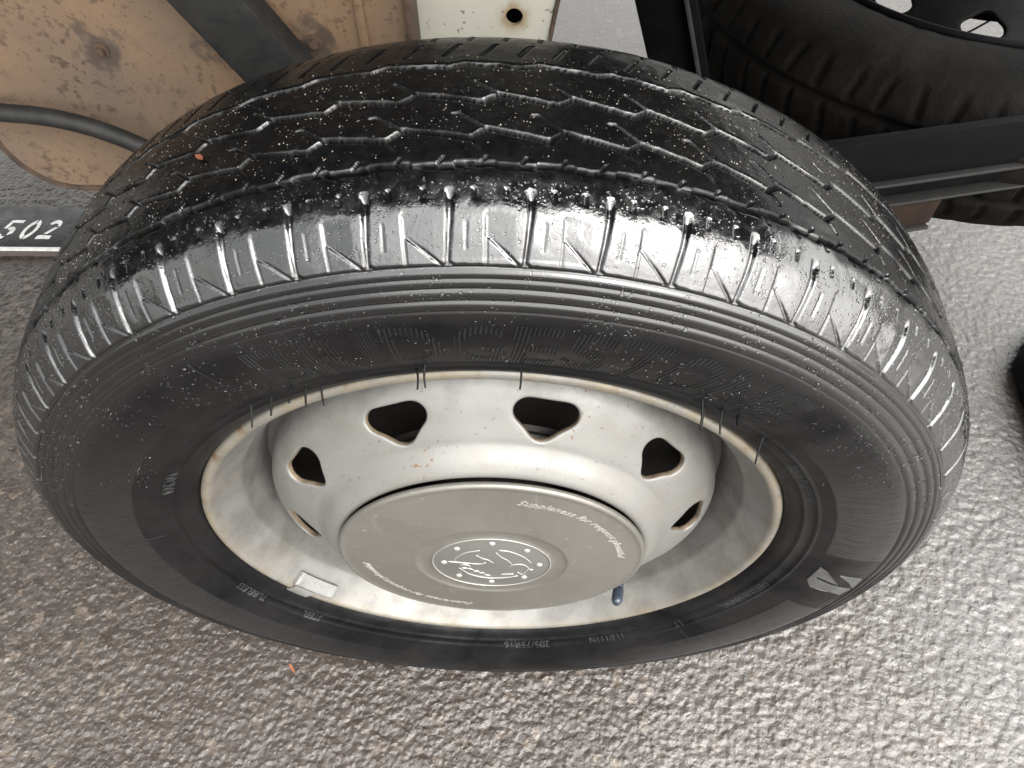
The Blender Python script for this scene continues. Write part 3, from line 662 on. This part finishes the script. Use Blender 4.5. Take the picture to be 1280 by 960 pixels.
# ---- water drops and grit
def dome_cloud(name, P, N, Rad, flat, mat, parent, seg=6, jitter=.25):
    m_ = len(P); a = np.cross(N, np.array([.3, .5, .81])); a /= np.linalg.norm(a, axis=1)[:, None]; b_ = np.cross(N, a)
    ph = np.linspace(0, 2 * np.pi, seg, endpoint=False); rings = [(1.0, -.12), (.97, .25), (.72, .72), (.36, .94)]; V = []
    el = 1 + jitter * rng.uniform(-1, 1, (m_, 2))
    for rr, hh in rings:
        ca = (rr * np.cos(ph))[None, :, None]; sa = (rr * np.sin(ph))[None, :, None]
        V.append(P[:, None] + Rad[:, None, None] * (ca * a[:, None] * el[:, 0, None, None] + sa * b_[:, None] * el[:, 1, None, None] + hh * flat[:, None, None] * N[:, None]))
    V = np.concatenate(V + [(P + Rad[:, None] * flat[:, None] * N)[:, None]], 1); nv = V.shape[1]; Q = []
    for k in range(3):
        for j in range(seg): Q.append((k * seg + j, k * seg + (j + 1) % seg, (k + 1) * seg + (j + 1) % seg, (k + 1) * seg + j))
    Tt = [(3 * seg + j, 3 * seg + (j + 1) % seg, 4 * seg) for j in range(seg)]
    Q = np.array([(*q[:3], q[3]) for q in Q]); off = (np.arange(m_) * nv)[:, None, None]
    QQ = (Q[None] + off).reshape(-1, 4); TT = (np.array(Tt)[None] + off).reshape(-1, 3)
    me = bpy.data.meshes.new(name); me.vertices.add(m_ * nv); me.vertices.foreach_set("co", V.astype(np.float32).ravel())
    me.loops.add(QQ.size + TT.size); me.loops.foreach_set("vertex_index", np.r_[QQ.ravel(), TT.ravel()].astype(np.int32))
    me.polygons.add(len(QQ) + len(TT)); me.polygons.foreach_set("loop_start", np.r_[np.arange(0, QQ.size, 4), QQ.size + np.arange(0, TT.size, 3)].astype(np.int32))
    me.polygons.foreach_set("use_smooth", np.ones(len(QQ) + len(TT), bool)); me.update(calc_edges=True); me.validate()
    o = wpart(link(name, me, mat), parent); o["kind"] = "stuff"; return o
pos, nor, rad, fl = [], [], [], []
def drops_tread(n, o0, o1, t0, t1, r0, r1, clump=.0):
    i0, i1 = np.searchsorted(-TP[:2000, 1] if False else TS, [sO(o0), sO(o1)])
    ti = rng.integers(np.searchsorted(th_f, t0), np.searchsorted(th_f, t1), n * 3); si = rng.integers(min(i0, i1), max(i0, i1), n * 3)
    keep = (dep[ti, si] < .0012) & (vnoise(TH[ti] * .0059, TS[si], 91, .014) > rng.random(n * 3) * clump)
    ti, si = ti[keep][:n], si[keep][:n]; k = len(ti)
    pos.append(TV[ti, si]); nor.append(TNORM[ti, si]); rad.append(r0 + (r1 - r0) * rng.random(k) ** 2.6); fl.append(.5 + .3 * rng.random(k))
drops_tread(3600, .0150, -.0165, 15, 165, .00022, .00075, .75)
drops_tread(900, .0130, -.0040, 30, 150, .0004, .0009, .4)
drops_tread(500, .0000, -.0130, 40, 135, .0004, .0008, .7)
drops_tread(1600, -.0200, -.1150, 30, 150, .00025, .0007, .9)
def drops_side(n, r0, r1, t0, t1, a, b, clump):
    r_ = rng.uniform(r0, r1, n * 3); t_ = rng.uniform(t0, t1, n * 3); keep = vnoise(t_ * .0047, r_, 55, .016) > rng.random(n * 3) * clump + .2
    r_, t_ = r_[keep][:n], R(1) * t_[keep][:n]; o_ = side_o(r_); do = (side_o(r_ + .0008) - side_o(r_ - .0008)) / .0016; do = np.clip(do, -1.2, 1.2)
    nn = np.sqrt(1 + do * do); pos.append(W(t_, r_, o_)); nor.append(np.stack([-do / nn * np.cos(t_), -1 / nn, -do / nn * np.sin(t_)], -1)); k = len(r_)
    rad.append(a + (b - a) * rng.random(k) ** 2.2); fl.append(.65 + .3 * rng.random(k))
drops_side(1200, .286, .316, 15, 165, .0005, .0011, .9)
drops_side(800, .248, .290, 25, 155, .0005, .0011, 1.0)
dome_cloud('water_drop', np.vstack(pos), np.vstack(nor), np.concatenate(rad), np.concatenate(fl), M['water'], tyre)
pos, nor, rad, fl = [], [], [], []
drops_tread(1300, -.0230, -.0980, 50, 132, .00016, .00045, 1.1)
dome_cloud('sand_grit', np.vstack(pos), np.vstack(nor), np.concatenate(rad), np.full(len(np.concatenate(rad)), .9), M['grit'], tyre, seg=5, jitter=.5)

# ------------------------------------------------------------------ truck underbody behind the wheel
truck = empty('truck_underbody', (0, .8, GZ))
tag(truck, 'dark truck underside with tan rusty guard, cream bracket and black beam', 'truck')
def tp(o): o.parent = truck; o.location = (o.location[0], o.location[1] - .8, o.location[2] - GZ); return o
def sub(o, p): o.parent = p; return o
def plate_poly(name, poly, y0, y1, mat, bevel=.0015):
    bm = bmesh.new(); vs_ = [bm.verts.new((x, y0, z)) for x, z in poly]; f = bm.faces.new(vs_)
    ex = bmesh.ops.extrude_face_region(bm, geom=[f])["geom"]
    for v in ex:
        if isinstance(v, bmesh.types.BMVert): v.co.y = y1
    bmesh.ops.recalc_face_normals(bm, faces=bm.faces)
    es = [e for e in bm.edges if e.calc_face_angle(0) > 1.0]; bmesh.ops.bevel(bm, geom=es, offset=bevel, segments=2, affect='EDGES', clamp_overlap=True)
    return link(name, bm_mesh(name, bm, True, 40), mat)
def rounded(x0, x1, z0, z1, r):
    return [(x1, z1), (x0, z1)] + [(x0 + r - r * math.cos(a), z0 + r - r * math.sin(a)) for a in np.linspace(0, math.pi / 2, 10)] + [(x1, z0)]
guard = tp(plate_poly('guard_panel', rounded(-.438, -.066, .108, .61, .05), .2985, .3015, M['tan'])); tag(guard, 'tan painted guard panel speckled with rust')
sub(plate_poly('guard_lip', rounded(-.447, -.078, .099, .612, .055), .3020, .312, M['rustbrown']), guard)
for x, z in ((-.309, .239), (-.214, .243), (-.140, .246)):
    bm = bmesh.new(); bmesh.ops.create_cone(bm, cap_ends=True, segments=6, radius1=.0040, radius2=.0036, depth=.005, matrix=Matrix.Translation((x, .296, z)) @ Matrix.Rotation(R(90), 4, 'X'))
    bmesh.ops.create_cone(bm, cap_ends=True, segments=16, radius1=.0062, radius2=.0062, depth=.0014, matrix=Matrix.Translation((x, .2978, z)) @ Matrix.Rotation(R(90), 4, 'X'))
    sub(link('bolt', bm_mesh('bolt', bm), M['rustbrown']), guard)
sub(box_obj('guard_fold', (-.101, .2975, .36), (.007, .006, .50), M['tan'], None), guard)
tp(box_obj('guard_edge', (-.064, .306, .35), (.007, .026, .52), M['rustbrown'], None))
st_dir = Vector((.033, 0, -.055)).normalized()
Mr = Matrix((Vector((-st_dir.z, 0, st_dir.x)), Vector((0, 1, 0)), st_dir)).transposed()
tp(box_obj('diagonal_strap', (-.2265, .280, .3345), (.047, .026, .62), M['strap'], None, Mr, .003))
hp, _ = catmull([(-.62, .275, .275), (-.50, .272, .236), (-.40, .270, .2035), (-.345, .268, .2005), (-.310, .266, .190), (-.280, .264, .175), (-.25, .262, .150), (-.20, .30, .08), (-.12, .40, .0)], 60) if False else (np.array([[0, 0, 0]]), 0)
HK = np.array([(-.66, .285, .255), (-.50, .272, .222), (-.402, .270, .2025), (-.369, .270, .2010), (-.338, .270, .1935), (-.316, .270, .1840), (-.298, .270, .1735), (-.265, .270, .148), (-.21, .30, .09), (-.12, .42, .02)])
hd = np.r_[0, np.cumsum(np.linalg.norm(np.diff(HK, axis=0), axis=1))]; hu = np.linspace(0, hd[-1], 70)
hpts = np.stack([np.interp(hu, hd, HK[:, i]) for i in range(3)], 1)
for _ in range(3): hpts[1:-1] = (hpts[:-2] + 2 * hpts[1:-1] + hpts[2:]) / 4
tp(tube_obj('hose', [hpts], .0072, M['strap'], n=14))
# cream bracket with a round hole
def bracket():
    zt, zb, zc = .62, .12, .256; xl = lambda z: -.0625 - .034 * (z - .27); xr = lambda z: .0450 + .17 * (z - .27); cx = .0135; hr = .0066
    N = 48; bm = bmesh.new(); rings = []
    for y in (.318, .322):
        outer = []; inner = []
        for k in range(N):
            a = 2 * math.pi * k / N; d = (math.cos(a), math.sin(a)); inner.append(bm.verts.new((cx + hr * d[0], y, zc + hr * d[1])))
            hx = (xr(zc) - .002 - cx) if d[0] > 0 else (cx - xl(zc) - .002); t = min(hx / max(abs(d[0]), 1e-6), .030 / max(abs(d[1]), 1e-6)); outer.append(bm.verts.new((cx + d[0] * t, y, zc + d[1] * t)))
        for qx, qz in ((xl(zc) + .002, zc - .03), (xl(zc) + .002, zc + .03), (xr(zc) - .002, zc - .03), (xr(zc) - .002, zc + .03)):
            v_ = min(outer, key=lambda v: (v.co.x - qx) ** 2 + (v.co.z - qz) ** 2); v_.co.x, v_.co.z = qx, qz
        rings.append((inner, outer))
    for i, (inn, out) in enumerate(rings):
        for k in range(N):
            q = [inn[k], inn[(k + 1) % N], out[(k + 1) % N], out[k]]; bm.faces.new(q if i else q[::-1])
    (i0, o0), (i1, o1) = rings
    for k in range(N): bm.faces.new((i0[k], i0[(k + 1) % N], i1[(k + 1) % N], i1[k]))
    bmesh.ops.remove_doubles(bm, verts=bm.verts, dist=1e-5)
    # rest of the sheet
    for (z0, z1) in ((zb, zc - .03), (zc + .03, zt)):
        v = [bm.verts.new((x, y, z)) for y in (.318, .322) for (x, z) in ((xl(z0), z0), (xr(z0), z0), (xr(z1), z1), (xl(z1), z1))]
        for f in ((0, 1, 2, 3), (7, 6, 5, 4), (0, 4, 5, 1), (1, 5, 6, 2), (2, 6, 7, 3), (3, 7, 4, 0)): bm.faces.new([v[i] for i in f])
    for s in (xl, xr):
        z0, z1 = zc - .0295, zc + .0295; a0, a1 = s(z0), s(z1); w_ = .0022 * (1 if s is xl else -1)
        v = [bm.verts.new((x, y, z)) for y in (.3181, .3219) for (x, z) in ((a0, z0), (s(zc) + w_, z0), (s(zc) + w_, z1), (a1, z1))]
        for f in ((0, 1, 2, 3), (7, 6, 5, 4), (0, 4, 5, 1), (1, 5, 6, 2), (2, 6, 7, 3), (3, 7, 4, 0)): bm.faces.new([v[i] for i in f])
    bmesh.ops.recalc_face_normals(bm, faces=bm.faces)
    o = tp(link('cream_bracket', bm_mesh('cream_bracket', bm), M['cream'])); tag(o, 'cream painted steel bracket with a round rust-ringed hole')
    for s in (xl, xr):
        sg = 1 if s is xr else -1; bm = bmesh.new(); v = [bm.verts.new((s(z) + sg * dx, y, z)) for z in (zb, zt) for (dx, y) in ((.0005, .316), (.0035, .316), (.0035, .36), (.0005, .36))]
        for f in ((0, 1, 2, 3), (4, 7, 6, 5), (0, 4, 5, 1), (1, 5, 6, 2), (2, 6, 7, 3), (3, 7, 4, 0)): bm.faces.new([v[i] for i in f])
        bmesh.ops.recalc_face_normals(bm, faces=bm.faces); sub(link('bracket_flange', bm_mesh('bracket_flange', bm), M['rustbrown']), o)
bracket()
tp(box_obj('dark_backing', (-.012, .40, .36), (.10, .05, .50), M['black'], None, None, .003))  # black box added behind the bracket so its hole and side gap look dark
# black slanted post
pd = Vector((.36, 0, -1)).normalized(); Mp = Matrix((Vector((-pd.z, 0, pd.x)), Vector((0, 1, 0)), pd)).transposed()
post = tp(box_obj('black_post', (.115, .42, .31), (.052, .030, .80), M['black'], None, Mp, .003))
sub(box_obj('post_lip', (.1320, .400, .31), (.004, .012, .80), M['strap'], None, Mp, .001), post)
# black beam (pressed channel) carrying the spare
bd = Vector((1, .22, 0)).normalized(); Mb = Matrix((bd, Vector((-bd.y, bd.x, 0)), Vector((0, 0, 1)))).transposed()
def bp(x, off=0): return .300 + (x - .30) * .22 + off
def beam_box(name, x0, x1, z0, z1, th, off, mat, bevel=.0015):
    xc = (x0 + x1) / 2; return box_obj(name, (xc, bp(xc, off), (z0 + z1) / 2), ((x1 - x0) * 1.024, th, z1 - z0), mat, None, Mb, bevel)
beam = tp(beam_box('black_beam', .12, .95, .1025, .150, .010, .012, M['black'])); tag(beam, 'black pressed steel beam with two pale worn ledges')
sub(beam_box('beam_ledge', .12, .95, .0985, .1020, .016, .009, M['worn'], .001), beam)
sub(beam_box('beam_lower_web', .12, .95, .0800, .0980, .008, .014, M['black']), beam)
sub(beam_box('beam_ledge', .12, .95, .0765, .0795, .018, .007, M['worn'], .001), beam)
foot = sub(beam_box('beam_foot', .16, .432, .0420, .0740, .010, .008, M['rustdark']), beam)
sub(beam_box('foot_edge', .16, .430, .0380, .0415, .016, .006, M['worn'], .0008), foot)
# load bed overhead (out of frame, shades and is mirrored by the wet tread)
bed = tp(box_obj('load_bed', (-1.125, .695, .70), (3.75, 1.51, .09), M['bed'], None, None, .006))
for y in (.55, 1.15): sub(box_obj('chassis_rail', (-1.24, y, .565), (3.4, .07, .17), M['bed'], None, None, .005), bed)
for x in np.arange(-2.8, .6, .42): sub(box_obj('cross_member', (x, .70, .635), (.06, 1.4, .035), M['bed'], None, None, .004), bed)
tp(link('hub_face', lathe('hub_face', [(.1195, -.034), (.118, -.030), (.05, -.028), (.03, -.028)], 96, True, 40), M['iron']))
# brake drum and axle behind the wheel disc
tp(link('brake_drum', lathe('brake_drum', [(.03, -.062), (.170, -.066), (.177, -.072), (.178, -.100), (.180, -.104), (.180, -.165), (.05, -.168), (.045, -.2), (.045, -.8)], 96, True, 40), M['iron']))

# ------------------------------------------------------------------ spare wheel lying flat at the right
spare = empty('spare_wheel', (.565, .685, .0))
tag(spare, 'dirty black spare wheel lying flat under the truck, upper right', 'wheel')
tt_ = np.linspace(0, 2 * np.pi, 720, endpoint=False); op_, os_ = catmull([(.2222, -.004), (.2320, -.001), (.2500, .003), (.2750, .005), (.3000, .002), (.3180, -.006), (.3300, -.018), (.3390, -.034), (.3440, -.060), (.3440, -.085), (.3390, -.115), (.3280, -.135), (.30, -.160), (.26, -.165), (.222, -.142)], 110)
A, I = np.meshgrid(tt_, np.arange(110), indexing='ij'); g = np.gradient(op_, os_, axis=0); nr_, no_ = -g[:, 1] * -1, g[:, 0] * -1
nr_, no_ = -g[:, 1], g[:, 0]
ri, oi = op_[I, 0], op_[I, 1]; ph = (A * 62 / (2 * np.pi) + .35 * (vnoise(A * 9, oi * 30, 3, 1.0) - .5)) % 1.0
sgm = np.abs(oi + .072)
lug = smooth01((sgm - .034) / .006) * smooth01((.068 - sgm) / .012) * (groove(ph - .5, .22, .12)) * .0035
lug2 = smooth01((.030 - sgm) / .004) * groove(((ph + .5) % 1) - .5 + (oi + .07) * 6, .14, .1) * .005
grv = groove(sgm - .030, .006, .002) * .008
dd_ = np.maximum(np.maximum(lug, lug2), grv) + .0012 * (vnoise(A * .34, oi, 8, .012) - .5)
SVV = np.stack([(ri - dd_ * nr_[I]) * np.cos(A), (ri - dd_ * nr_[I]) * np.sin(A), oi - dd_ * no_[I] + .155], -1)
o = link('tyre', np_mesh('spare_tyre', SVV, grid_faces(720, 110, True)[:, ::-1]), M['oldtyre'], spare)
RotS = Matrix.Rotation(R(-90), 4, 'X')
srim_me = lathe('spare_rim', lip[::-1], 192); srim = link('rim', srim_me, M['black'], spare); srim.matrix_local = Matrix.Translation((0, 0, .155)) @ RotS
ra = np.linspace(0, 2 * np.pi, 160); sub(tube_obj('rim_edge', [np.stack([.2195 * np.cos(ra), .2195 * np.sin(ra), np.full(160, .1562)], 1)], .0016, M['worn'], n=8), srim).matrix_parent_inverse = srim.matrix_local.inverted()
sd_me = DISC_ME.copy(); sd_me.materials.clear(); sd_me.materials.append(M['black']); sd_me.materials.append(M['rustbrown'])
sdisc = link('wheel_disc', sd_me, None, spare); sdisc.matrix_local = Matrix.Translation((0, 0, .155)) @ Matrix.Rotation(R(-5), 4, 'Z') @ RotS

# ------------------------------------------------------------------ number plate strip on the ground, left
plate = empty('number_strip', (-.92, .735, GZ)); tag(plate, 'black strip lying on the asphalt with white stencilled number 502', 'sign')
pl = (-.92, .735, GZ)
def pp(o): o.parent = plate; o.location = (-pl[0], -pl[1], -pl[2]); return o
pp(box_obj('strip_body', (-.97, .738, GZ + .002), (.80, .112, .016), M['plate'], None, None, .003))
pp(box_obj('white_edge', (-.97, .6815, GZ + .0088), (.80, .007, .004), M['white'], None, None, .001))
pp(box_obj('front_edge', (-.97, .678, GZ + .001), (.80, .006, .0125), M['plateedge'], None, None, .001))
def stroke_poly(name, poly):
    bm = bmesh.new(); f = bm.faces.new([bm.verts.new((x, y, GZ + .0108)) for x, y in poly]); ex = bmesh.ops.extrude_face_region(bm, geom=[f])["geom"]
    for v in ex:
        if isinstance(v, bmesh.types.BMVert): v.co.z = GZ + .0090
    bmesh.ops.recalc_face_normals(bm, faces=bm.faces); return bm_mesh(name, bm)
def digit(pieces, x0, y0, wd, ht, sl=.25):
    V, F = [], []
    bm = bmesh.new()
    for pc_ in pieces:
        f = bm.faces.new([bm.verts.new((x0 + wd * a + sl * ht * b, y0 + ht * b, GZ + .0108)) for a, b in pc_]); ex = bmesh.ops.extrude_face_region(bm, geom=[f])["geom"]
        for v in ex:
            if isinstance(v, bmesh.types.BMVert): v.co.z = GZ + .0092
    bmesh.ops.recalc_face_normals(bm, faces=bm.faces); return pp(link('digit', bm_mesh('digit', bm), M['white']))
arcp = lambda cx, cy, rx, ry, a0, a1, t: [(cx + rx * math.cos(R(a)), cy + ry * math.sin(R(a))) for a in np.linspace(a0, a1, 9)] + [(cx + (rx - t) * math.cos(R(a)), cy + (ry - t) * math.sin(R(a))) for a in np.linspace(a1, a0, 9)]
five = [[(.08, 1), (.95, 1), (.95, .86), (.28, .86), (.22, .56), (0, .56)], [(.34, .62), (.62, .64), (.86, .52), (.90, .30), (.62, .20), (.60, .44), (.34, .50)], [(-.02, .24), (.22, .24), (.30, .14), (.55, .12), (.50, 0), (.2, -.02), (.02, .08)]]
zero = [arcp(.5, .5, .45, .52, 100, 262, .2), arcp(.5, .5, .45, .52, -82, 82, .2)]
two = [arcp(.5, .74, .42, .28, -15, 165, .18), [(.88, .62), (.66, .62), (.28, .28), (.50, .26)], [(0, .16), (.18, .20), (.95, .16), (.95, 0), (0, 0)]]
for dg, x0 in ((five, -.9130), (zero, -.8760), (two, -.8400)): digit(dg, x0, .7060, .0260, .0480)

# ------------------------------------------------------------------ black rubber block at the right edge
bm = bmesh.new()
prof = [(.835, .535), (.758, .446), (.742, .33), (.735, .20), (1.0, .18), (1.0, .53)]
v0 = [bm.verts.new((a, b, GZ)) for a, b in prof]; v1 = [bm.verts.new((a + (.87 - a) * .12, b + (.37 - b) * .12, GZ + .06)) for a, b in prof]
bm.faces.new(v0); bm.faces.new(v1[::-1])
for i in range(6): bm.faces.new((v0[i], v1[i], v1[(i + 1) % 6], v0[(i + 1) % 6]))
bmesh.ops.recalc_face_normals(bm, faces=bm.faces); bmesh.ops.bevel(bm, geom=list(bm.edges), offset=.018, segments=4, affect='EDGES', profile=.5, clamp_overlap=True)
me = bm_mesh('rubber_block', bm, True, 60); me.transform(Matrix.Translation((-.9, -.43, -GZ)))
o = link('rubber_block', me, M['black']); o.location = (.9, .43, GZ)
tag(o, 'rounded black rubber block at the right edge of the picture', 'block')

# ------------------------------------------------------------------ leaf scraps
def scrap(loc, nrm, size, rot, mat, label):
    bm = bmesh.new(); P = [(-1, -.25), (-.3, -.42), (.5, -.3), (1, .05), (.45, .35), (-.4, .28)]; vs_ = [bm.verts.new((x * size, y * size * .6, .15 * size * math.sin(x * 2))) for x, y in P]; f = bm.faces.new(vs_)
    ex = bmesh.ops.extrude_face_region(bm, geom=[f])["geom"]
    for v in ex:
        if isinstance(v, bmesh.types.BMVert): v.co.z += .0007
    bmesh.ops.recalc_face_normals(bm, faces=bm.faces); o = link('leaf_scrap', bm_mesh('leaf_scrap', bm), mat); o.location = loc
    o.rotation_euler = (Vector(nrm).to_track_quat('Z', 'Y') @ Matrix.Rotation(rot, 3, 'Z').to_quaternion()).to_euler(); tag(o, label, 'leaf', 'leaf scraps'); return o
def on_tread(t, o_, lift=.0012):
    i = np.searchsorted(th_f, t); j = np.searchsorted(TS, sO(o_)); return Vector(TV[i, j] + TNORM[i, j] * lift), Vector(TNORM[i, j])
p_, n_ = on_tread(112.6, -.052); scrap(p_, n_, .0062, .5, M['leaf'], 'reddish leaf scrap stuck to the upper left tread')
p_, n_ = on_tread(121.0, -.060); scrap(p_, n_, .0055, 1.2, M['leaf2'], 'tan leaf scrap stuck low on the left of the tread')
scrap(Vector((-.243, -.012, GZ + .003)), Vector((0, 0, 1)), .008, 2.2, M['leaf'], 'orange leaf scrap on the asphalt below the tyre')
